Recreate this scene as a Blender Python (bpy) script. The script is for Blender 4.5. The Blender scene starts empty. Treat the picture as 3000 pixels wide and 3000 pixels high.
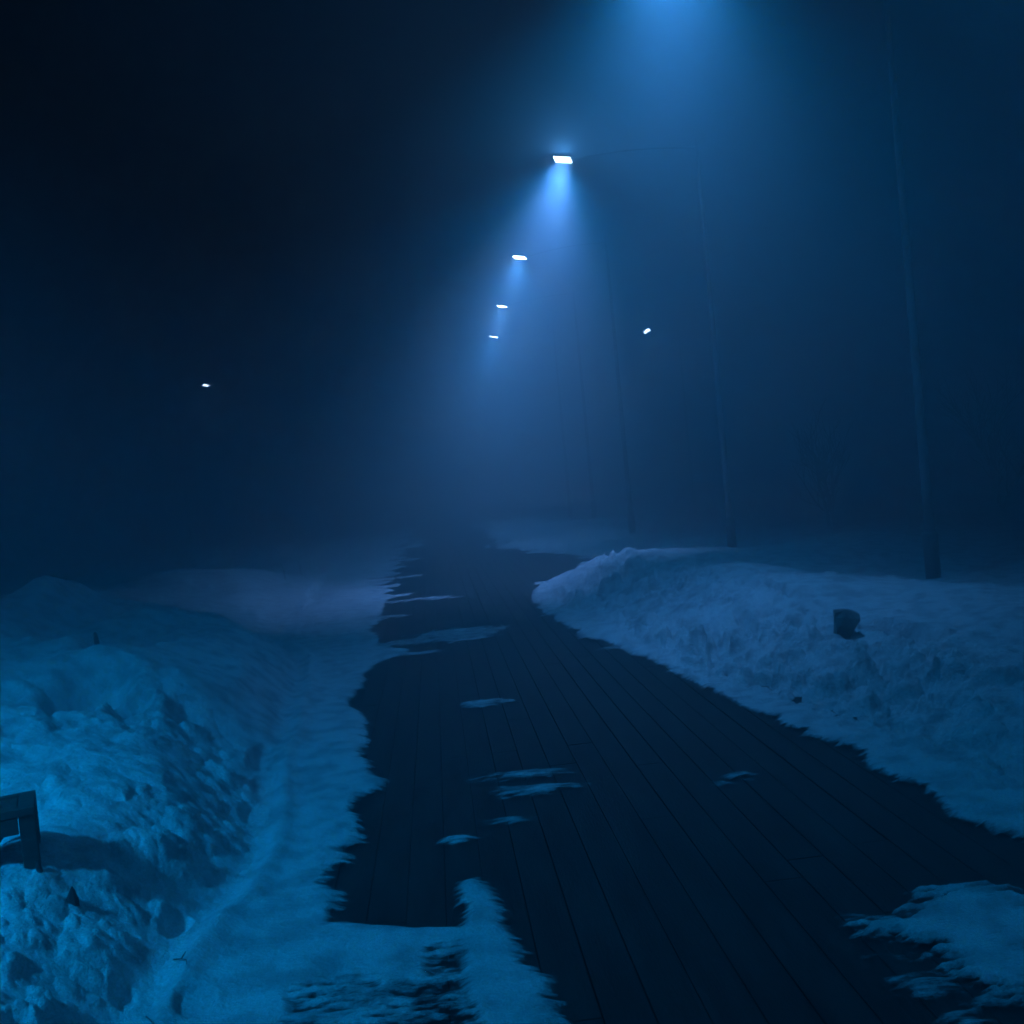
import bpy, math, random
import numpy as np
from mathutils import Vector, Matrix

C = bpy.context.scene
COL = C.collection

# ------------------------------------------------------------------ camera
CAM = Vector((0.0, 0.0, 1.6))
F_PX = 2950.0                                   # focal length in pixels of a 3000 px frame
YAW, PITCH, ROLL = math.radians(4.4), math.radians(-1.88), math.radians(5.45)
fwd = Vector((math.sin(YAW) * math.cos(PITCH), math.cos(YAW) * math.cos(PITCH), math.sin(PITCH)))
rgt = Vector((math.cos(YAW), -math.sin(YAW), 0.0))
upv = rgt.cross(fwd).normalized()
cr = rgt * math.cos(ROLL) - upv * math.sin(ROLL)
cu = rgt * math.sin(ROLL) + upv * math.cos(ROLL)
cam_data = bpy.data.cameras.new('camera')
cam = bpy.data.objects.new('camera', cam_data)
COL.objects.link(cam)
m = Matrix((cr, cu, -fwd)).transposed().to_4x4()
m.translation = CAM
cam.matrix_world = m
cam_data.sensor_width = 36.0
cam_data.lens = 36.0 * F_PX / 3000.0
cam_data.clip_end = 500.0
cam_data.clip_start = 0.05
C.camera = cam

# ------------------------------------------------------------------ night sky, exposure
w = bpy.data.worlds.new('World')
C.world = w
w.use_nodes = True
nt = w.node_tree
nt.nodes.clear()
out = nt.nodes.new('ShaderNodeOutputWorld')
bg = nt.nodes.new('ShaderNodeBackground')
sky = nt.nodes.new('ShaderNodeTexSky')
sky.sky_type = 'NISHITA'
sky.sun_disc = False
sky.sun_elevation = math.radians(-4.0)
sky.sun_rotation = math.radians(200.0)
tint = nt.nodes.new('ShaderNodeMixRGB')
tint.blend_type = 'MULTIPLY'
tint.inputs[0].default_value = 1.0
tint.inputs[2].default_value = (0.06, 0.36, 1.0, 1.0)
nt.links.new(sky.outputs[0], tint.inputs[1])
nt.links.new(tint.outputs[0], bg.inputs[0])
bg.inputs[1].default_value = 0.002
nt.links.new(bg.outputs[0], out.inputs[0])

C.view_settings.view_transform = 'Standard'
C.view_settings.look = 'None'
C.view_settings.gamma = 1.0
C.view_settings.exposure = 0.0
C.cycles.use_denoising = True
C.cycles.denoiser = 'OPENIMAGEDENOISE'
C.cycles.sample_clamp_direct = 60.0
C.cycles.volume_bounces = 0
C.cycles.max_bounces = 5
C.cycles.sample_clamp_indirect = 1.0
C.cycles.caustics_reflective = False
C.cycles.caustics_refractive = False

HAZE_DENSITY = 0.095
FLOOD_W = 165.0          # blue flood of one street lamp
CORE_W = 56.0           # paler narrow core of its beam
HALO_W = 18.0          # point light added above the housing to imitate a halo in the fog


def at_z(px, py, z=0.0):
    """pixel of the 3000 px photograph -> point on the level z"""
    d = fwd * F_PX + cr * (px - 1500.0) - cu * (py - 1500.0)
    t = (z - CAM.z) / d.z
    return CAM + d * t


def at_y(px, py, y):
    d = fwd * F_PX + cr * (px - 1500.0) - cu * (py - 1500.0)
    return CAM + d * (y / d.y)


def tag(o, label=None, cat=None, group=None, kind=None):
    if label: o['label'] = label
    if cat: o['category'] = cat
    if group: o['group'] = group
    if kind: o['kind'] = kind
    return o


# ------------------------------------------------------------------ materials
def mat(name, color, rough=0.6, metal=0.0, spec=0.5):
    mt = bpy.data.materials.new(name)
    mt.use_nodes = True
    b = mt.node_tree.nodes['Principled BSDF']
    b.inputs['Base Color'].default_value = (*color, 1)
    b.inputs['Roughness'].default_value = rough
    b.inputs['Metallic'].default_value = metal
    b.inputs['Specular IOR Level'].default_value = spec
    return mt


def noise_color(mt, c1, c2, scale, detail=6.0, stretch=(1, 1, 1), bump=0.0, bump_scale=None, lo=0.35, hi=0.65, dist=0.01):
    n = mt.node_tree
    b = n.nodes['Principled BSDF']
    tc = n.nodes.new('ShaderNodeTexCoord')
    mp = n.nodes.new('ShaderNodeMapping')
    mp.inputs['Scale'].default_value = stretch
    nz = n.nodes.new('ShaderNodeTexNoise')
    nz.inputs['Scale'].default_value = scale
    nz.inputs['Detail'].default_value = detail
    rp = n.nodes.new('ShaderNodeValToRGB')
    rp.color_ramp.elements[0].position = lo
    rp.color_ramp.elements[1].position = hi
    rp.color_ramp.elements[0].color = (*c1, 1)
    rp.color_ramp.elements[1].color = (*c2, 1)
    n.links.new(tc.outputs['Object'], mp.inputs[0])
    n.links.new(mp.outputs[0], nz.inputs['Vector'])
    n.links.new(nz.outputs[0], rp.inputs[0])
    n.links.new(rp.outputs[0], b.inputs['Base Color'])
    if bump:
        nb = n.nodes.new('ShaderNodeTexNoise')
        nb.inputs['Scale'].default_value = bump_scale or scale * 4
        nb.inputs['Detail'].default_value = 6.0
        nb.inputs['Roughness'].default_value = 0.7
        bp = n.nodes.new('ShaderNodeBump')
        bp.inputs['Strength'].default_value = bump
        bp.inputs['Distance'].default_value = dist
        n.links.new(mp.outputs[0], nb.inputs['Vector'])
        n.links.new(nb.outputs[0], bp.inputs['Height'])
        n.links.new(bp.outputs[0], b.inputs['Normal'])
    return mt


M = {}
M['snow'] = noise_color(mat('snow', (0.8, 0.8, 0.8), 0.75, 0, 0.25), (0.50, 0.51, 0.52), (0.84, 0.85, 0.86), 7.0, 12, (1, 1, 1), 1.0, 30, 0.34, 0.56, 0.035)
n = M['snow'].node_tree
rp_ = [q for q in n.nodes if q.type == 'VALTORGB'][0]
gr = n.nodes.new('ShaderNodeTexNoise'); gr.inputs['Scale'].default_value = 120.0; gr.inputs['Detail'].default_value = 5.0; gr.inputs['Roughness'].default_value = 0.8
gm_ = n.nodes.new('ShaderNodeMapRange'); gm_.inputs[1].default_value = 0.36; gm_.inputs[2].default_value = 0.64; gm_.inputs[3].default_value = 0.66; gm_.inputs[4].default_value = 1.12
tg = n.nodes.new('ShaderNodeTexCoord')
ml = n.nodes.new('ShaderNodeMixRGB'); ml.blend_type = 'MULTIPLY'; ml.inputs[0].default_value = 1.0
n.links.new(tg.outputs['Object'], gr.inputs['Vector']); n.links.new(gr.outputs[0], gm_.inputs[0])
n.links.new(rp_.outputs[0], ml.inputs[1]); n.links.new(gm_.outputs[0], ml.inputs[2])
n.links.new(ml.outputs[0], n.nodes['Principled BSDF'].inputs['Base Color'])
M['thin_snow'] = M['snow'].copy()                # same snow; where the layer thins out the planks show through
n = M['thin_snow'].node_tree
pb, mo = n.nodes['Principled BSDF'], n.nodes['Material Output']
at = n.nodes.new('ShaderNodeAttribute'); at.attribute_name = 'cover'
tc2 = n.nodes.new('ShaderNodeTexCoord')
mp2 = n.nodes.new('ShaderNodeMapping'); mp2.inputs['Scale'].default_value = (11.0, 34.0, 11.0)
nz2 = n.nodes.new('ShaderNodeTexNoise'); nz2.inputs['Scale'].default_value = 1.0; nz2.inputs['Detail'].default_value = 7.0; nz2.inputs['Roughness'].default_value = 0.68
n.links.new(tc2.outputs['Object'], mp2.inputs[0]); n.links.new(mp2.outputs[0], nz2.inputs['Vector'])
mr = n.nodes.new('ShaderNodeMapRange'); mr.inputs[1].default_value = 0.25; mr.inputs[2].default_value = 0.75
mr.inputs[3].default_value = -0.055; mr.inputs[4].default_value = 0.035
n.links.new(nz2.outputs[0], mr.inputs[0])
ad = n.nodes.new('ShaderNodeMath'); ad.operation = 'ADD'
n.links.new(at.outputs['Fac'], ad.inputs[0]); n.links.new(mr.outputs[0], ad.inputs[1])
m2 = n.nodes.new('ShaderNodeMapRange'); m2.inputs[1].default_value = -0.022; m2.inputs[2].default_value = 0.022
n.links.new(ad.outputs[0], m2.inputs[0])
tr = n.nodes.new('ShaderNodeBsdfTransparent')
mx = n.nodes.new('ShaderNodeMixShader')
n.links.new(m2.outputs[0], mx.inputs[0]); n.links.new(tr.outputs[0], mx.inputs[1]); n.links.new(pb.outputs[0], mx.inputs[2])
n.links.new(mx.outputs[0], mo.inputs[0])
M['wood'] = noise_color(mat('deck_wood', (0.05, 0.045, 0.04), 0.6, 0, 0.2), (0.004, 0.004, 0.0045), (0.024, 0.023, 0.022), 2.2, 10, (5, 0.7, 5), 0.5, 20, 0.3, 0.7)
M['under'] = mat('deck_underside', (0.006, 0.006, 0.007), 0.9)
M['asphalt'] = noise_color(mat('wet_asphalt', (0.04, 0.04, 0.04), 0.6), (0.025, 0.025, 0.027), (0.05, 0.05, 0.052), 2.0, 8, (1, 1, 1), 0.4, 60)
M['steel'] = noise_color(mat('galvanised_steel', (0.35, 0.35, 0.36), 0.5, 0.6), (0.12, 0.12, 0.125), (0.20, 0.20, 0.205), 9.0, 5, (1, 1, 0.2))
M['housing'] = mat('painted_housing', (0.06, 0.06, 0.065), 0.5)
M['bench_wood'] = noise_color(mat('weathered_bench_wood', (0.05, 0.04, 0.03), 0.7), (0.018, 0.016, 0.014), (0.05, 0.043, 0.037), 6.0, 8, (1, 8, 8), 0.5, 30)
M['bench_iron'] = mat('cast_iron', (0.012, 0.012, 0.013), 0.6, 0.3)
M['rock'] = noise_color(mat('dark_rock', (0.03, 0.03, 0.03), 0.85), (0.010, 0.010, 0.011), (0.035, 0.034, 0.034), 8, 6, (1, 1, 1), 0.6, 40)
M['slate'] = noise_color(mat('slate_rock', (0.06, 0.06, 0.06), 0.85), (0.08, 0.08, 0.08), (0.30, 0.30, 0.30), 9, 6, (1, 1, 1), 0.6, 40)
M['bark'] = noise_color(mat('dark_bark', (0.03, 0.025, 0.02), 0.9), (0.015, 0.012, 0.010), (0.04, 0.034, 0.03), 20, 6)

def led_material(name, strength):
    led = bpy.data.materials.new(name)
    led.use_nodes = True
    led.node_tree.nodes.clear()
    lo_ = led.node_tree.nodes.new('ShaderNodeOutputMaterial')
    le = led.node_tree.nodes.new('ShaderNodeEmission')
    le.inputs[0].default_value = (0.50, 0.74, 1.0, 1)
    le.inputs[1].default_value = strength
    led.node_tree.links.new(le.outputs[0], lo_.inputs[0])
    led.cycles.emission_sampling = 'NONE'
    return led


M['led'] = led_material('lit_led_panel', 30.0)
M['led_near'] = led_material('lit_led_panel_soft', 8.0)
M['led_far'] = led_material('lit_led_panel_strong', 320.0)

hz = bpy.data.materials.new('fog_air')
hz.use_nodes = True
hz.node_tree.nodes.clear()
ho = hz.node_tree.nodes.new('ShaderNodeOutputMaterial')
hv = hz.node_tree.nodes.new('ShaderNodeVolumePrincipled')
hv.inputs['Color'].default_value = (0.84, 0.90, 0.94, 1)
hv.inputs['Density'].default_value = HAZE_DENSITY
hv.inputs['Anisotropy'].default_value = 0.5
hz.node_tree.links.new(hv.outputs[0], ho.inputs['Volume'])
M['haze'] = hz


# ------------------------------------------------------------------ mesh collector
class MB:
    def __init__(s):
        s.v, s.f = [], []

    def add(s, vs, fs):
        k = len(s.v)
        s.v += [tuple(p) for p in vs]
        s.f += [tuple(i + k for i in f) for f in fs]
        return s

    def box(s, c, d, rot=None, taper=1.0):
        c = Vector(c)
        vs = []
        for z in (-1, 1):
            t = taper if z > 0 else 1.0
            for x, y in ((-1, -1), (1, -1), (1, 1), (-1, 1)):
                p = Vector((x * d[0] / 2 * t, y * d[1] / 2 * t, z * d[2] / 2))
                if rot is not None: p = rot @ p
                vs.append(c + p)
        return s.add(vs, [(3, 2, 1, 0), (4, 5, 6, 7), (0, 1, 5, 4), (1, 2, 6, 5), (2, 3, 7, 6), (3, 0, 4, 7)])

    def tube(s, pts, radii, n=12):
        pts = [Vector(p) for p in pts]
        vs, fs = [], []
        for i, p in enumerate(pts):
            d = (pts[min(i + 1, len(pts) - 1)] - pts[max(i - 1, 0)]).normalized()
            a = d.orthogonal().normalized() if abs(d.z) < 0.9 else Vector((1, 0, 0)) - d * d.x
            a.normalize()
            b = d.cross(a)
            for k in range(n):
                t = 2 * math.pi * k / n
                vs.append(p + (a * math.cos(t) + b * math.sin(t)) * radii[i])
        for i in range(len(pts) - 1):
            for k in range(n):
                fs.append((i * n + k, i * n + (k + 1) % n, (i + 1) * n + (k + 1) % n, (i + 1) * n + k))
        fs.append(tuple(range(n))[::-1])
        fs.append(tuple((len(pts) - 1) * n + k for k in range(n)))
        return s.add(vs, fs)

    def build(s, name, material, parent=None, bevel=0.0, smooth=False):
        me = bpy.data.meshes.new(name)
        me.from_pydata(s.v, [], s.f)
        me.materials.append(material)
        if smooth:
            for p in me.polygons: p.use_smooth = True
        o = bpy.data.objects.new(name, me)
        COL.objects.link(o)
        if parent is not None: o.parent = parent
        if bevel:
            bv = o.modifiers.new('bevel', 'BEVEL')
            bv.width = bevel
            bv.segments = 2
            bv.limit_method = 'ANGLE'
        return o


def empty(name, loc, rz=0.0):
    o = bpy.data.objects.new(name, None)
    COL.objects.link(o)
    o.location = loc
    o.rotation_euler = (0, 0, rz)
    o.empty_display_size = 0.2
    return o


# ------------------------------------------------------------------ numpy noise
def _hash(ix, iy, seed):
    h = (ix.astype(np.int64) * 374761393 + iy.astype(np.int64) * 668265263 + seed * 974711) & 0x7fffffff
    h = ((h ^ (h >> 13)) * 1274126177) & 0x7fffffff
    h = h ^ (h >> 16)
    return (h & 0xffff) / 65535.0


def vnoise(x, y, seed=0):
    ix, iy = np.floor(x), np.floor(y)
    fx, fy = x - ix, y - iy
    fx = fx * fx * fx * (fx * (fx * 6 - 15) + 10)
    fy = fy * fy * fy * (fy * (fy * 6 - 15) + 10)
    a, b = _hash(ix, iy, seed), _hash(ix + 1, iy, seed)
    c, d = _hash(ix, iy + 1, seed), _hash(ix + 1, iy + 1, seed)
    return (a + (b - a) * fx) * (1 - fy) + (c + (d - c) * fx) * fy - 0.5


def fbm(x, y, octaves=4, seed=0, gain=0.5):
    r, a = 0, 1.0
    for k in range(octaves):
        r = r + a * vnoise(x * 2 ** k + 17.3 * k, y * 2 ** k - 9.1 * k, seed + k)
        a *= gain
    return r


def clods(x, y, cell, seed, rmin=0.2, rmax=0.5):
    """rounded lumps scattered one per cell, height in units of cell"""
    X, Y = x / cell, y / cell
    ix, iy = np.floor(X), np.floor(Y)
    best = np.zeros_like(X)
    for dx in (-1, 0, 1):
        for dy in (-1, 0, 1):
            jx, jy = ix + dx, iy + dy
            px = jx + 0.15 + 0.7 * _hash(jx, jy, seed)
            py = jy + 0.15 + 0.7 * _hash(jx, jy, seed + 5)
            r = rmin + (rmax - rmin) * _hash(jx, jy, seed + 9) ** 1.5
            d2 = ((X - px) ** 2 + (Y - py) ** 2) / (r * r)
            best = np.maximum(best, r * np.sqrt(np.clip(1 - d2, 0, 1)))
    return best


def sstep(a, b, x):
    t = np.clip((x - a) / (b - a), 0, 1)
    return t * t * (3 - 2 * t)


def poly_sd(x, y, poly):
    """signed distance to a polygon, positive outside"""
    P = np.array(poly)
    d = np.full(x.shape, 1e9)
    inside = np.zeros(x.shape, bool)
    n = len(P)
    for i in range(n):
        x1, y1 = P[i]
        x2, y2 = P[(i + 1) % n]
        ex, ey = x2 - x1, y2 - y1
        t = np.clip(((x - x1) * ex + (y - y1) * ey) / (ex * ex + ey * ey + 1e-12), 0, 1)
        d = np.minimum(d, (x - x1 - t * ex) ** 2 + (y - y1 - t * ey) ** 2)
        if y1 != y2:
            inside ^= ((y1 > y) != (y2 > y)) & (x < (x2 - x1) * (y - y1) / (y2 - y1) + x1)
    d = np.sqrt(d)
    return np.where(inside, -d, d)


def g(px, py):                      # traced point (1932 px copy of the photograph) on the deck level
    k = 3000.0 / 1932.0
    p = at_z(px * k, py * k, 0.0)
    return (p.x, p.y)


# ------------------------------------------------------------------ the bare part of the boardwalk, in plan
left_edge = [(735, 1120), (720, 1160), (705, 1205), (712, 1222), (775, 1228), (760, 1238), (712, 1255), (680, 1285),
             (672, 1308), (655, 1330), (684, 1348), (692, 1390), (689, 1430), (700, 1462), (722, 1482),
             (698, 1502), (672, 1515), (664, 1538), (672, 1555), (655, 1590), (662, 1620), (640, 1645),
             (625, 1672), (655, 1690), (645, 1712), (618, 1748), (660, 1747), (740, 1753), (800, 1757), (866, 1757),
             (868, 1728), (862, 1692), (856, 1668), (905, 1660), (940, 1700), (962, 1748), (988, 1790),
             (1000, 1830), (1018, 1880), (1050, 1932), (1090, 2010)]
right_edge = [(1000, 1135), (1035, 1162), (1090, 1197), (1170, 1225), (1250, 1262), (1320, 1295), (1400, 1335),
              (1480, 1368), (1580, 1408), (1640, 1445), (1700, 1474), (1760, 1512), (1800, 1548), (1870, 1573),
              (1932, 1590), (2060, 1625)]
L = [(-0.8, 60.0), (-0.85, 22.0)] + [g(*p) for p in left_edge]
R = [g(*p) for p in right_edge][::-1] + [(1.3, 14.2), (1.8, 15.6), (2.4, 17.0), (2.8, 18.0), (2.8, 19.0), (2.4, 20.2),
                                       (2.2, 21.0), (1.5, 23.0), (1.5, 60.0)]
BARE = L + [(0.9, 1.8), (0.9, -6.0), (3.0, -6.0), (3.0, 2.4)] + R


def isl(x0, y0, x1, y1):            # a thin drift lying across the boards
    a, b = g(x0, y0), g(x1, y1)
    return (a[0] + b[0]) / 2, (a[1] + b[1]) / 2, abs(b[0] - a[0]) / 2, abs(a[1] - b[1]) / 2


# centre pixel, half width px, half height px
DR = [(920, 1329, 40, 8), (985, 1464, 88, 8), (1012, 1493, 80, 9), (966, 1551, 36, 5), (864, 1589, 25, 8),
      (1395, 1466, 26, 5), (860, 1199, 86, 13), (765, 1215, 75, 5), (800, 1132, 70, 3), (745, 1165, 34, 3),
      (1120, 1203, 34, 3), (1150, 1225, 26, 2.6), (1060, 1160, 40, 4), (1095, 1185, 30, 3), (1360, 1480, 14, 3),
      (780, 1236, 60, 3)]
DRIFTS = []
for (px, py, hw, hh) in DR:
    a, b = g(px - hw, py + hw * 0.095), g(px + hw, py - hw * 0.095)
    c, d = g(px, py + hh), g(px, py - hh)
    DRIFTS.append(((a[0] + b[0]) / 2, (c[1] + d[1]) / 2, abs(b[0] - a[0]) / 2, abs(d[1] - c[1]) / 2, (b[1] - a[1]) / (b[0] - a[0])))
PATCH = [g(*p) for p in [(1640, 1752), (1705, 1735), (1735, 1702), (1790, 1682), (1860, 1688), (1932, 1700), (2080, 1720),
                         (2120, 1960), (1960, 1890), (1880, 1862), (1840, 1842), (1790, 1815), (1750, 1790), (1712, 1752), (1660, 1766)]]
STRIPES = [g(*p) for p in [(1595, 1735), (1700, 1740), (1780, 1822), (1990, 1950), (2000, 2040), (1830, 1960), (1700, 1862), (1640, 1800)]]
WORN = [g(*p) for p in [(742, 1868), (872, 1862), (880, 1905), (900, 1960), (890, 2040), (745, 2040)]]
WORN3 = [g(*p) for p in [(560, 1880), (700, 1860), (735, 1900), (720, 1990), (540, 1990)]]
WORN2 = [g(*p) for p in [(812, 1800), (868, 1800), (868, 1845), (815, 1850)]]

YK = [-80, 2, 3.6, 4.5, 6.7, 9.8, 12, 16, 25, 80]
XK = [-1.0, -0.95, -1.0, -0.9, -1.08, -1.35, -2.0, -2.4, -2.6, -2.8]
RY = [-80, 2, 3.9, 5.9, 9, 13, 14.5, 16, 17, 18, 19, 20.5, 21.5, 22.5, 80]
RX = [3.0, 2.6, 2.3, 2.0, 1.55, 1.2, 1.35, 2.0, 2.9, 3.0, 2.8, 2.4, 1.9, 1.5, 1.5]


def gauss(x, y, cx, cy, rx, ry, h, ang=0.0):
    c, s = math.cos(ang), math.sin(ang)
    u, v = ((x - cx) * c + (y - cy) * s) / rx, (-(x - cx) * s + (y - cy) * c) / ry
    return h * np.exp(-(u * u + v * v))


PITS = []                            # (x, y, rx, ry, depth, angle) hollows and footprints
for (px, py, z, hw, hh, dep) in [(150, 1288, 0.6, 42, 22, .16), (238, 1205, 0.62, 30, 20, .12), (165, 1150, .75, 34, 14, .12),
                                 (118, 1112, .85, 20, 16, .10), (246, 1316, .5, 18, 12, .10), (488, 1418, .22, 12, 12, .07),
                                 (285, 1234, .5, 20, 16, .05), (40, 1852, .36, 40, 12, .07), (110, 1800, .36, 18, 8, .04), (360, 1842, .12, 26, 16, .04),
                                 (485, 1370, .25, 12, 12, .06), (470, 1460, .25, 16, 10, .05), (320, 1640, .3, 18, 12, .05), (350, 1360, .3, 20, 12, .05),
                                 (1330, 1205, .3, 16, 10, .10), (1300, 1180, .3, 10, 9, .08), (1408, 1150, .3, 12, 9, .08), (1270, 1200, .3, 10, 8, .07),
                                 (1440, 1200, .3, 14, 6, .07), (1500, 1270, .2, 14, 8, .06), (1712, 1186, .28, 26, 14, .14), (1655, 1176, .28, 22, 8, .08),
                                 (1466, 1126, .3, 8, 10, .08), (1870, 1470, .2, 40, 16, .12), (1560, 1290, .2, 20, 8, .06), (1610, 1320, .2, 20, 8, .06),
                                 (1410, 1120, .3, 10, 6, .05), (1345, 1165, .3, 8, 8, .08), (1375, 1210, .28, 10, 7, .07), (1860, 1410, .2, 12, 10, .08),
                                 (20, 1810, .4, 10, 5, .04), (110, 1865, .35, 10, 6, .03), (80, 1790, .4, 10, 5, .03), (215, 1720, .35, 10, 6, .03)]:
    k = 3000 / 1932
    p, q = at_z(px * k, py * k, z), at_z((px + hw) * k, py * k, z)
    r = at_z(px * k, (py - hh) * k, z)
    PITS.append((p.x, p.y, max(0.03, (q - p).length), max(0.04, (r - p).length), dep))


BENCH_LIFT = 0.15


def terrain(x, y):
    fl = np.interp(y, YK, XK) + 0.10 * fbm(x * 0.4, y * 1.3, 3, 3)
    fr = np.interp(y, RY, RX) + 0.10 * fbm(x * 0.4, y * 1.1, 3, 8)
    dl, dr = fl - x, x - fr
    base = 0.030 + 0.03 * fbm(x * 0.7, y * 0.7, 4, 11) + 0.012 * fbm(x * 5, y * 5, 4, 14)
    # left bank
    hl = np.interp(y, [-80, 2, 3.2, 5, 7.5, 9.5, 11.5, 16, 80], [.30, .30, .34, .36, .42, .40, .16, .10, .10])
    left = hl * sstep(-0.05, 0.75, dl) + np.interp(y, [-80, 2, 8, 12, 16, 22, 80], [.07, .07, .12, .15, .07, .05, .03]) * np.clip(dl - 0.2, 0, 4.0)
    left += gauss(x, y, -2.2, 4.6, .9, .55, .16) * sstep(0, .5, dl) + gauss(x, y, -1.5, 2.6, .5, .55, .10) * sstep(0, .4, dl)
    left += gauss(x, y, -5.2, 10.8, 2.4, 1.5, .34) + gauss(x, y, -4.1, 10.2, .5, .6, .13) - gauss(x, y, -2.6, 6.0, 1.2, .6, .10) * sstep(0, .5, dl)
    left += gauss(x, y, -5.0, 16.5, 2.2, 1.6, .22) + gauss(x, y, -3.2, 18.5, 1.6, 2.2, .16) + gauss(x, y, -6, 26, 3, 4, .3)
    left += (0.22 * fbm(x * 1.1, y * 0.9, 4, 21) + 0.16 * fbm(x * .32, y * .3, 2, 25)) * sstep(0.1, 1.2, dl)
    left += (0.035 * np.exp(-((dl + .04) / .05) ** 2) - 0.03 * np.exp(-((dl - .10) / .07) ** 2)) * (y > 1.5) * (y < 11)
    left = left * (dl > -0.3)
    left += gauss(x, y, -1.55, 3.62, .5, .42, .0 + BENCH_LIFT)
    # right bank
    hr = np.interp(y, [-80, 3, 5, 9, 13, 15.5, 16.5, 22, 30, 80], [.22, .22, .22, .30, .26, .22, .18, .12, .14, .14])
    right = hr * sstep(-0.05, 1.6, dr) - np.interp(y, [0, 4, 10, 16, 80], [.02, .02, .045, .02, .0]) * np.clip(dr - 1.5, 0, 4)
    right += gauss(x, y, 3.2, 10.2, 1.1, 1.6, .12) + gauss(x, y, 2.6, 14.0, .9, 1.3, .16) * sstep(0, .6, dr) + gauss(x, y, 4.2, 6.5, 1.2, 1.4, .05)
    right += gauss(x, y, 6.5, 13.5, 2.5, 2.0, .16) + gauss(x, y, 4.5, 26, 3.2, 3.0, .16) + gauss(x, y, 11, 17, 4, 2, .2)
    right += (0.08 * fbm(x * 0.9, y * 0.9, 4, 31) + 0.06 * fbm(x * .35, y * .35, 2, 35)) * sstep(0.1, 1.2, dr)
    right -= gauss(x, y, 5.3, 10.4, 1.2, 2.0, .15) + gauss(x, y, 4.8, 16.2, 1.0, 1.5, .12)
    right = right * (dr > -0.3)
    z = base + left + right
    # ploughed crumbs on both faces
    patchy = sstep(-0.12, 0.18, fbm(x * 1.1, y * 1.0, 3, 41))
    zl = sstep(0.0, 0.25, dl) * (1 - sstep(0.9, 1.9, dl)) * (y < 13) * (0.35 + 0.65 * patchy)
    zr = sstep(0.05, 0.3, dr) * (1 - sstep(1.1, 2.0, dr)) * (y < 15) * (0.4 + 0.6 * patchy)
    zz = np.maximum(zl * 0.36, zr * 0.8)
    wx, wy = x + 0.05 * fbm(x * 6, y * 6, 2, 51), y + 0.05 * fbm(x * 6 + 9, y * 6, 2, 53)
    z = z + zz * (clods(wx, wy, 0.36, 61, .12, .46) * 0.36 * 1.1 + clods(wx, wy, 0.17, 71, .12, .5) * 0.17 * 1.3 + clods(wx, wy, 0.075, 81, .15, .5) * 0.075 * 1.4)
    z = z + zz * 0.06 * fbm(x * 9, y * 9, 4, 91) - zz * 0.07
    far = np.maximum(sstep(.3, 1, dl), sstep(.3, 1, dr)) * (1 - np.clip(zz, 0, 1))
    z = z + far * (clods(wx + 3, wy, 0.55, 101, .03, .14) * 0.55 * 0.5 + 0.022 * fbm(x * 5, y * 5, 4, 105))
    floor_ = np.minimum(z, 0.02 + 0.3 * np.clip(z, 0, 1))
    for (cx, cy, rx, ry, dep) in PITS:
        d2 = ((x - cx + .2 * rx * vnoise(x / rx * 1.5, y / ry * 1.5, 5)) / rx) ** 2 + ((y - cy) / ry) ** 2
        z = z - 1.5 * dep * np.exp(-np.clip(d2, 0, 50) ** 1.6) + dep * 0.18 * np.exp(-((np.sqrt(d2) - 1.55) / .35) ** 2)
    return np.maximum(z, floor_)


def snow_top(x, y, full=False):
    z = terrain(x, y)
    near = (y < 30) & (np.abs(x) < 16)
    msk = np.full(x.shape, 1.0)
    sd = poly_sd(x, y, BARE)
    msk = sd
    # wind drawn teeth at the edges: noise stretched across the boards
    st = fbm(x * 2.0, y * 15.0, 4, 201, 0.55)
    st2 = fbm(x * 9.0, y * 50.0, 3, 205, 0.6)
    teeth = np.interp(y, [0, 3, 5, 8, 14, 17, 24], [.09, .09, .08, .08, .2, .9, 1.2])
    tm = sstep(-.18, .22, fbm(x * .6 + 5, y * 1.3, 3, 211))
    msk = msk + 0.05 * fbm(x * 2.7 + 4, y * 2.7, 4, 219, .55) + teeth * (0.35 + 0.9 * tm) * (st * .8 + .45 * fbm(x * 2.4, y * 3.2, 5, 215, .6)) + 0.022 * st2 * tm
    for (cx, cy, rx, ry, sl) in DRIFTS:
        u, v = (x - cx) / rx, (y - cy - sl * (x - cx)) / ry
        e = (1 - np.sqrt(u * u + v * v)) * min(rx, ry) * 0.8 + ry * 0.5 * st + ry * .25 * st2
        msk = np.maximum(msk, np.minimum(e, 0.02))
    e = -poly_sd(x, y, PATCH) + 0.02 + 0.09 * st + 0.10 * st2
    msk = np.maximum(msk, np.minimum(e, 0.05))
    sp = fbm(x * 4.0 + 3, (y + .06 * x) * 13.0, 2, 221, .5)
    e = np.minimum(-poly_sd(x, y, STRIPES) * 0.6, (sp - 0.20) * 0.08) + 0.004 * st2
    msk = np.maximum(msk, e)
    for wp in (WORN, WORN2, WORN3):
        e = np.maximum(poly_sd(x, y, wp), (fbm(x * 7, y * 30, 4, 231, .6) + (0.26 if wp is WORN3 else 0.0)) * 0.05)
        msk = np.minimum(msk, e + 0.0)
    zz = np.clip(np.minimum(z, (msk + 0.035) * 0.42), -0.10, 10)
    return (zz, msk) if full else zz


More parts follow.
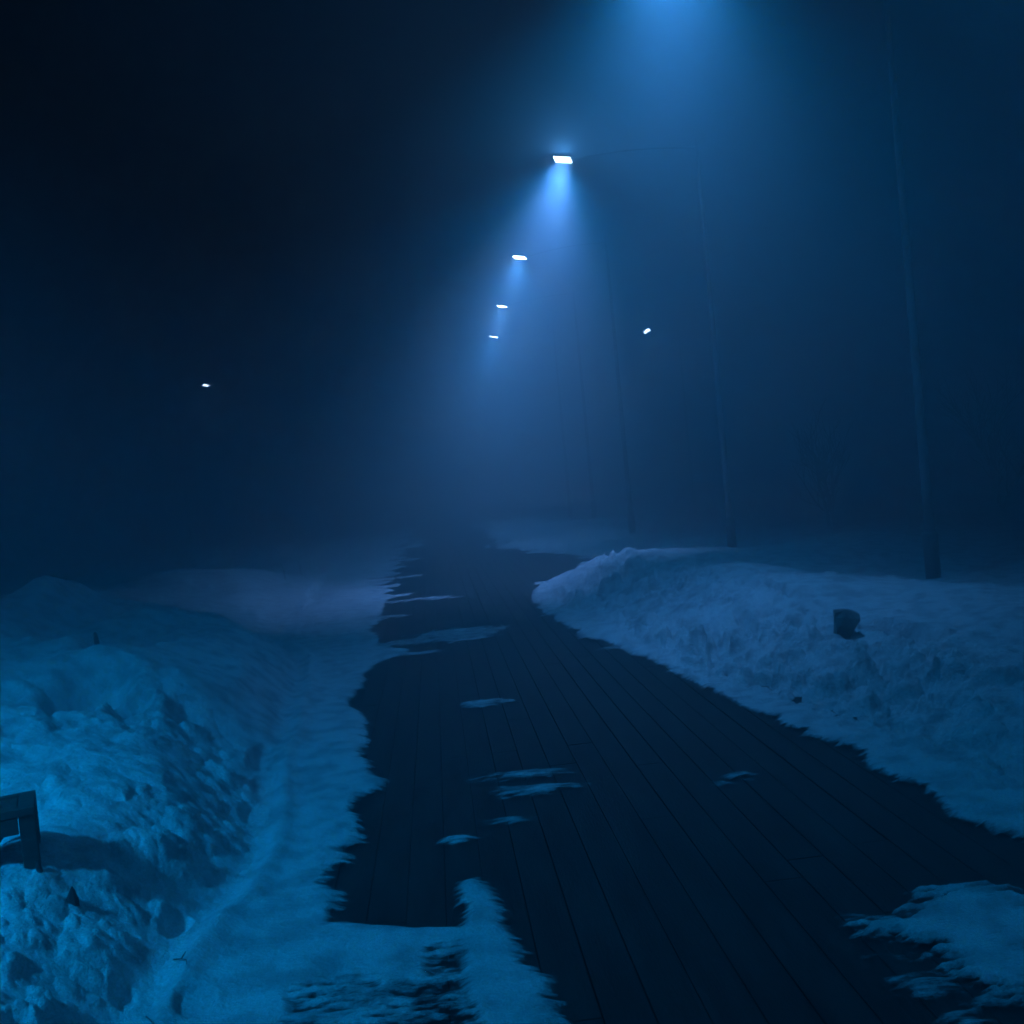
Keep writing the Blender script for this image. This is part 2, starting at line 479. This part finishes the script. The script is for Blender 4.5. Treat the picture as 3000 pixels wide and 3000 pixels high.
# one sheet of snow: fine near the camera, coarse far off
fine = np.linspace(-0.66, 0.80, 1150)
outl = -0.66 - np.geomspace(0.004, 60, 70)[::-1]
outr = 0.80 + np.geomspace(0.004, 60, 70)
S = np.concatenate([outl, fine, outr])
inv = np.linspace(1 / 1.7, 1 / 34.0, 900)
ys = 1 / inv
ys2 = np.geomspace(34.0, 74.0, 40)[1:]
ysb = 1.7 - np.geomspace(0.02, 72, 60)[::-1]
YY = np.concatenate([ysb, ys, ys2])
# merge a few extra rows between 4 and 16 m
gs, gy = np.meshgrid(S, YY)
gx = np.clip(gs * np.maximum(gy, 1.7), -74, 74)
gz, gm = snow_top(gx.ravel(), gy.ravel(), True)
gz = gz.reshape(gx.shape)
nr, nc = gx.shape
co = np.stack([gx, gy, gz], -1).reshape(-1, 3).astype(np.float32)
idx = np.arange(nr * nc).reshape(nr, nc)
quads = np.stack([idx[:-1, :-1], idx[:-1, 1:], idx[1:, 1:], idx[1:, :-1]], -1).reshape(-1, 4)
cx = gx[:-1, :-1].ravel(), gx[:-1, 1:].ravel()
quads = quads[np.abs(cx[0] - cx[1]) > 1e-6]
me = bpy.data.meshes.new('snow')
me.vertices.add(len(co))
me.vertices.foreach_set('co', co.ravel())
me.loops.add(quads.size)
me.loops.foreach_set('vertex_index', quads.ravel().astype(np.int32))
me.polygons.add(len(quads))
me.polygons.foreach_set('loop_start', (np.arange(len(quads)) * 4).astype(np.int32))
me.polygons.foreach_set('use_smooth', np.ones(len(quads), bool))
me.update(calc_edges=True)
at_ = me.attributes.new('cover', 'FLOAT', 'POINT')
at_.data.foreach_set('value', np.clip(gm, -.2, .2).astype(np.float32))
me.materials.append(M['thin_snow'])
snow = bpy.data.objects.new('snow', me)
COL.objects.link(snow)
tag(snow, 'snow banks and drifts on both sides of the boardwalk', kind='structure')


def snow_z(x, y):
    return float(snow_top(np.array([float(x)]), np.array([float(y)]))[0])


# ------------------------------------------------------------------ boardwalk: planks along the walk, real gaps
rnd = random.Random(4)
bw, gap = 0.1445, 0.0055
mb = MB()
x = -1.9
while x < 3.5:
    y = -6.0 - rnd.random() * 3
    while y < 62:
        ln = rnd.choice((3.0, 4.0, 4.0, 5.0))
        gp = rnd.uniform(0.0, 0.004)
        y1 = y + ln
        dz = rnd.uniform(-0.0025, 0.0)
        sk = rnd.uniform(-0.002, 0.002)
        x0, x1 = x + sk * .5, x + bw + gp
        c = 0.002
        v = [(x0, y, dz - c), (x0 + c, y + c, dz), (x1 - c, y + c, dz), (x1, y, dz - c),
             (x0, y1, dz - c), (x0 + c, y1 - c, dz), (x1 - c, y1 - c, dz), (x1, y1, dz - c),
             (x0, y, dz - .03), (x1, y, dz - .03), (x0, y1, dz - .03), (x1, y1, dz - .03)]
        mb.add(v, [(1, 2, 6, 5), (0, 1, 5, 4), (2, 3, 7, 6), (0, 3, 2, 1), (4, 5, 6, 7), (0, 4, 10, 8), (3, 9, 11, 7), (0, 8, 9, 3), (4, 7, 11, 10)])
        y = y1 + 0.005
    x += bw + gap
tag(mb.build('boardwalk', M['wood']), 'dark wet boardwalk planks between the snow banks', kind='structure')
ub = MB().add([(-1.95, -10, -.036), (3.55, -10, -.036), (3.55, 66, -.036), (-1.95, 66, -.036)], [(0, 1, 2, 3)])
tag(ub.build('ground_under_boardwalk', M['under']), kind='structure')
sp = MB().add([(3.56, 16.0, -.02), (6, 17.0, -.02), (6, 24.5, -.02), (3.56, 23.5, -.02)], [(0, 1, 2, 3)])
tag(sp.build('side_path', M['asphalt']), kind='structure')


# ------------------------------------------------------------------ street lamps
HEAD_Z = 6.37


def make_lamp(name, px, py, head, label, group, head_z=HEAD_Z, yaw=-16.0, tilt=11.7, pitch=0.0, power=1.0, flood_deg=118, core=1.0, halo=1.0, led='led', size=1.0):
    """pole foot at (px,py), luminaire over 'head' at the end of a thin arm"""
    z0 = snow_z(px, py)
    root = empty(name, (px, py, z0))
    tag(root, label, 'street lamp', group)
    top = head_z - z0 + 0.40
    MB().tube([(0, 0, -.3), (0, 0, .46), (0, 0, .50)], [.077, .077, .058], 16).build('base_sleeve', M['housing'], root, smooth=True)
    n = 8
    MB().tube([(0, 0, .48 + (top - .48) * i / n) for i in range(n + 1)], [.054 - .027 * i / n for i in range(n + 1)], 14).build('pole', M['steel'], root, smooth=True)
    hv_ = Vector((head[0] - px, head[1] - py, 0))
    d = hv_.normalized()
    a0 = Vector((0, 0, top - .14))
    a1 = hv_ - d * 0.17 + Vector((0, 0, head_z - z0 + 0.02))
    pts = [a0.lerp(a1, t) + Vector((0, 0, .06 * math.sin(math.pi * t))) for t in [i / 6 for i in range(7)]]
    MB().tube(pts, [.015 - .004 * i / 6 for i in range(7)], 8).build('arm', M['housing'], root, smooth=True)
    loc = hv_ + Vector((0, 0, head_z - z0))
    b = MB()
    b.box((0, 0, .036), (.31, .34, .05), taper=.86)
    b.box((0, .0, .07), (.10, .12, .03))
    for i in range(5): b.box((-.12 + .06 * i, 0, .066), (.012, .30, .02))
    housing = b.build('lamp_head', M['housing'], root)
    housing.location = loc
    housing.rotation_euler = (math.radians(pitch), math.radians(tilt), math.radians(yaw))
    housing.scale = (size, size, size)
    for s in (-1, 1):
        p = MB().box((0, s * .070, .004), (.25, .125, .014))
        p.build('led_panel', M[led], housing)
    for (nm, col, pw, deg, z) in (('flood', (0.0, 0.35, 1.0), FLOOD_W, flood_deg, -.025), ('core', (0.15, 0.37, 1.0), CORE_W * core, 74, -.03),
                                  ('halo', (0.10, 0.42, 1.0), HALO_W * halo, 0, .13)):
        if pw * power == 0: continue
        ld = bpy.data.lights.new('lamp_light_' + nm, 'AREA' if deg else 'POINT')
        ld.energy = pw * power
        ld.color = col
        if deg:
            ld.shape = 'DISK'
            ld.size = 0.24 if head[1] > 1.5 else 0.45
            ld.spread = math.radians(deg)
        else:
            ld.shadow_soft_size = 0.05
        lo = bpy.data.objects.new('lamp_light_' + nm, ld)
        COL.objects.link(lo)
        lo.parent = housing
        lo.location = (0, 0, z)
        if tilt > 11: lo.rotation_euler = (0, math.radians(5 if head[1] > 10 else -7), 0)
    return root


GR = 'street lamps in a row over the boardwalk'
P1, P2, P3 = at_y(2735, 1690, 10.2), at_y(2145, 1600, 16.1), at_y(1850, 1530, 22.3)
print('POLES', [(round(q.x, 2), round(q.z, 2), round(snow_z(q.x, q.y), 2)) for q in (P1, P2, P3)])
row = [(2.47, 2.0, 5.2, 3.6, 'street lamp nearest the camera, its pole outside the frame', 0.26),
       (2.50, 8.6, P1.x, 10.2, 'tall pole nearest at right, rising from the snow out of the top of the picture', 0.6),
       (2.47, 15.4, P2.x, 16.1, 'street lamp with the largest and brightest white head in view, on the second pole', 1.0),
       (2.38, 21.97, P3.x, 22.3, 'second lit lamp head below the brightest one, showing two stripes', 1.0),
       (2.42, 27.97, 4.5, 28.3, 'third lit lamp head down the row, small, above the lowest one', 1.0),
       (2.53, 33.7, 4.6, 34.0, 'lowest and smallest lamp head at the far end of the row', 1.0)]
for (hx, hy, px, py, lab, pw) in row:
    make_lamp('street_lamp', px, py, (hx, hy), lab, GR, power=pw, led='led_near' if hy < 10 else 'led' if hy < 20 else 'led_far', flood_deg=(84 if hy < 5 else 104 if hy < 10 else 124), core=(0.0 if hy < 5 else 1.1 if hy < 10 else 5.0 if hy < 17 else 2.0), halo=(5.0 if 10 < hy < 17 else 0.5))
fr, fl = at_y(1895, 970, 35.8), at_y(603, 1130, 39.5)
make_lamp('street_lamp', fr.x + 1.3, 36.4, (fr.x, 35.8), 'lone bright lamp to the right of the row of lamps', 'far lamps beside the boardwalk', head_z=fr.z, led='led_far', yaw=55, tilt=8, pitch=-28, power=0.12, halo=18.0, size=.85)
make_lamp('street_lamp', fl.x - 1.3, 40.0, (fl.x, 39.5), 'tiny dim lamp alone in the dark on the far left', 'far lamps beside the boardwalk', head_z=fl.z, led='led_far', yaw=35, tilt=20, pitch=-20, power=0.03, size=.7)
make_lamp('street_lamp', -6.8, 0.6, (-4.5, 1.3), 'lamp outside the frame on the left that lights the left snow bank', 'lamps beside the boardwalk at left', head_z=4.4, led='led_near', power=1.2, flood_deg=84, halo=0.0, core=0.0, yaw=-26, tilt=0, pitch=36)

# ------------------------------------------------------------------ bench half buried in the left bank
bp = at_y(92, 2515, 3.6)
bench = empty('wooden_bench', (bp.x, 3.6, bp.z))
tag(bench, 'dark wooden bench half buried in the left snow bank', 'bench')
bench.rotation_euler = (0, 0, math.radians(20))
DEP, TOPZ = 0.24, 0.165                          # seat depth, seat height above the snow
for lx in (0.0, -1.42):
    for ly in (0.03, DEP - .03):
        MB().box((lx, ly, TOPZ / 2 - .11), (.054, .05, TOPZ + .20)).build('leg', M['bench_wood'], bench, bevel=.004)
sb = MB()
sb.box((-.71, .02, TOPZ), (1.474, .04, .028))
sb.box((-.71, DEP - .015, TOPZ), (1.474, .03, .028))
for i in range(3):
    sb.box((-.71, .066 + i * .050, TOPZ - .001), (1.36, .044, .022))
for lx in (0.0, -1.42):
    sb.box((lx, DEP / 2, TOPZ + .001), (.054, DEP - .072, .026))
sb.build('seat', M['bench_wood'], bench, bevel=.003)
MB().box((-.71, .012, TOPZ - .045), (1.36, .02, .058)).build('apron', M['bench_wood'], bench, bevel=.002)
br = MB()
br.box((-.115, 0.03, TOPZ - .10), (.024, .03, .23), Matrix.Rotation(math.radians(43), 3, 'Y'))
br.build('brace', M['bench_wood'], bench, bevel=.002)
# snow lying on the seat
n1, n2 = 60, 10
vs, fs = [], []
for i in range(n1 + 1):
    for j in range(n2 + 1):
        u, v = i / n1, j / n2
        edge = min(1, 6 * min(v, 1 - v) ** .7, 14 * min(u, 1 - u) ** .7)
        hgt = 0.028 * edge * (1 + .5 * math.sin(u * 31) * math.sin(v * 5 + u * 9))
        vs.append((-.085 - 1.2 * u, .055 + (.13 + .012 * math.sin(u * 40)) * v, TOPZ + .010 + hgt))
for i in range(n1):
    for j in range(n2):
        a = i * (n2 + 1) + j
        fs.append((a, a + 1, a + n2 + 2, a + n2 + 1))
so = MB().add(vs, fs).build('snow_on_bench', M['snow'], smooth=True)
so.location = bench.location
so.rotation_euler = bench.rotation_euler
tag(so, 'thin snow lying on the bench seat', kind='stuff')


# ------------------------------------------------------------------ stones, twigs and dead stalks in the snow
def stone(px, py, z, w_, d_, h_, label, seed=0, tilt=0.0, lift=0.0, pointed=False, name='stone', cat='stone'):
    p = at_z(px, py, z)
    zz = snow_z(p.x, p.y)
    r = random.Random(seed)
    b = MB()
    n, rings = 7, 4
    vs = []
    for j in range(rings + 1):
        t = j / rings
        rad = ((1.0, .95, .7, .42, .12) if pointed else (1.0, 1.0, .92, .8, .55))[j]
        for k in range(n):
            a = 2 * math.pi * k / n
            q = rad * r.uniform(.78, 1.1)
            vs.append((math.cos(a) * w_ / 2 * q + tilt * t * w_, math.sin(a) * d_ / 2 * q, h_ * (t * 1.25 - .25) + r.uniform(-.06, .06) * h_))
    fs = [(j * n + k, j * n + (k + 1) % n, (j + 1) * n + (k + 1) % n, (j + 1) * n + k) for j in range(rings) for k in range(n)]
    fs.append(tuple(rings * n + k for k in range(n)))
    fs.append(tuple(range(n))[::-1])
    b.add(vs, fs)
    o = b.build(name, M['rock'])
    o.location = (p.x, p.y, zz + lift)
    tag(o, label, cat)
    return o


def slab(px, py, z):
    p = at_z(px, py, z)
    prof = [(-.085, .30), (-.02, .315), (.075, .295), (.082, .22), (.06, .14), (.035, .07), (.01, .02), (.0, -.03), (-.02, -.09), (-.06, -.09), (-.075, .05), (-.07, .17)]
    r = random.Random(8)
    vs = []
    for yy, sc in ((-.055, .86), (-.03, 1.0), (.03, .97), (.06, .82)):
        vs += [(q[0] * sc + r.uniform(-.014, .014), yy + r.uniform(-.015, .015), q[1] * sc + r.uniform(-.018, .018)) for q in prof]
    n = len(prof)
    fs = [(a * n + k, a * n + (k + 1) % n, (a + 1) * n + (k + 1) % n, (a + 1) * n + k) for a in range(3) for k in range(n)]
    fs += [tuple(range(n))[::-1], tuple(3 * n + k for k in range(n))]
    o = MB().add(vs, fs).build('stone', M['slate'])
    o.location = (p.x, p.y, snow_z(p.x, p.y) - .06)
    o.scale = (1.05, 1.0, .8)
    o.rotation_euler = (0.2, 0.12, -.3)
    tag(o, 'dark wedge shaped stone standing in the right snow bank, wider at its top', 'stone')


slab(2470, 1838, .28)
stone(290, 1905, .62, .055, .05, .17, 'small upright black stone on the upper left snow bank', 5, -.25, .05)
stone(205, 2590, .36, .055, .05, .055, 'small dark pointed stone in the snow right of the bench leg', 7, .1, pointed=True)
stone(118, 2548, .40, .022, .03, .04, 'tiny dark pebble at the foot of the bench leg', 9, -.3)


def twig(px, py, z, pts, r, label, name='twig', cat='twig'):
    p = at_z(px, py, z)
    zz = snow_z(p.x, p.y)
    b = MB()
    for line in pts:
        b.tube([Vector(q) for q in line], [r * (1 - .5 * i / (len(line) - 1)) for i in range(len(line))], 6)
    o = b.build(name, M['bark'])
    o.location = (p.x, p.y, zz)
    tag(o, label, cat)
    return o


twig(512, 2785, .12, [[(-.01, .01, .012), (.02, -.005, .018), (.04, -.02, .02), (.048, -.045, .012)], [(.02, -.005, .018), (.03, .02, .03)]], .003, 'short crooked twig on the lower left snow')
twig(430, 2910, .15, [[(-.02, .03, .01), (0, 0, .014), (.02, -.03, .012)]], .0022, 'thin straight twig lying at the bottom left')
for i, (a, b_, l) in enumerate([(835, 1705, 'lower of two dead stalks in the far left snow'), (880, 1678, 'upper of two dead stalks in the far left snow')]):
    twig(a, b_, .2, [[(.02, 0, -.05), (0, 0, .12), (-.03, 0, .28)], [(0, 0, .12), (.03, .01, .2)]], .008, l, 'dead_stalk', 'plant')


# ------------------------------------------------------------------ bare shrubs in the dark on the right
def shrub(px, base_y, Y, h, seed, label):
    p = at_y(px, base_y, Y)
    root = empty('bare_shrub', (p.x, Y, snow_z(p.x, Y) - .05))
    tag(root, label, 'shrub', 'bare shrubs in the dark at right')
    r = random.Random(seed)
    tr, tw = MB(), MB()

    def grow(a, d, ln, rad, lvl):
        pts = [a]
        for i in range(4):
            d = (d + Vector((r.uniform(-.18, .18), r.uniform(-.18, .18), r.uniform(-.02, .14)))).normalized()
            pts.append(pts[-1] + d * ln / 4)
        (tr if lvl == 0 else tw).tube(pts, [rad * (1 - .12 * i) for i in range(5)], 6 if lvl < 2 else 4)
        if lvl < 3:
            for i in range(4 if lvl else 6):
                q = pts[r.randint(1 if lvl else 1, 4)]
                dd = (d + Vector((r.uniform(-1, 1), r.uniform(-1, 1), r.uniform(-.2, .8)))).normalized()
                grow(q, dd, ln * r.uniform(.5, .72), rad * .52, lvl + 1)
    for k in range(3):
        grow(Vector((r.uniform(-.1, .1), r.uniform(-.1, .1), 0)), Vector((r.uniform(-.4, .4), r.uniform(-.3, .3), 1)).normalized(), h * .5, .03, 0)
    tr.build('trunk', M['bark'], root)
    tw.build('crown', M['bark'], root)


shrub(2440, 1560, 17.5, 2.3, 2, 'bare shrub in the fog between the two tall poles')
shrub(2940, 1600, 16.5, 2.6, 6, 'bare shrub in the dark right of the nearest tall pole')

# ------------------------------------------------------------------ fog
hb = MB().box((0, 0, 3.4), (152, 152, 9.2))
haze = hb.build('haze', M['haze'])
tag(haze, kind='stuff')
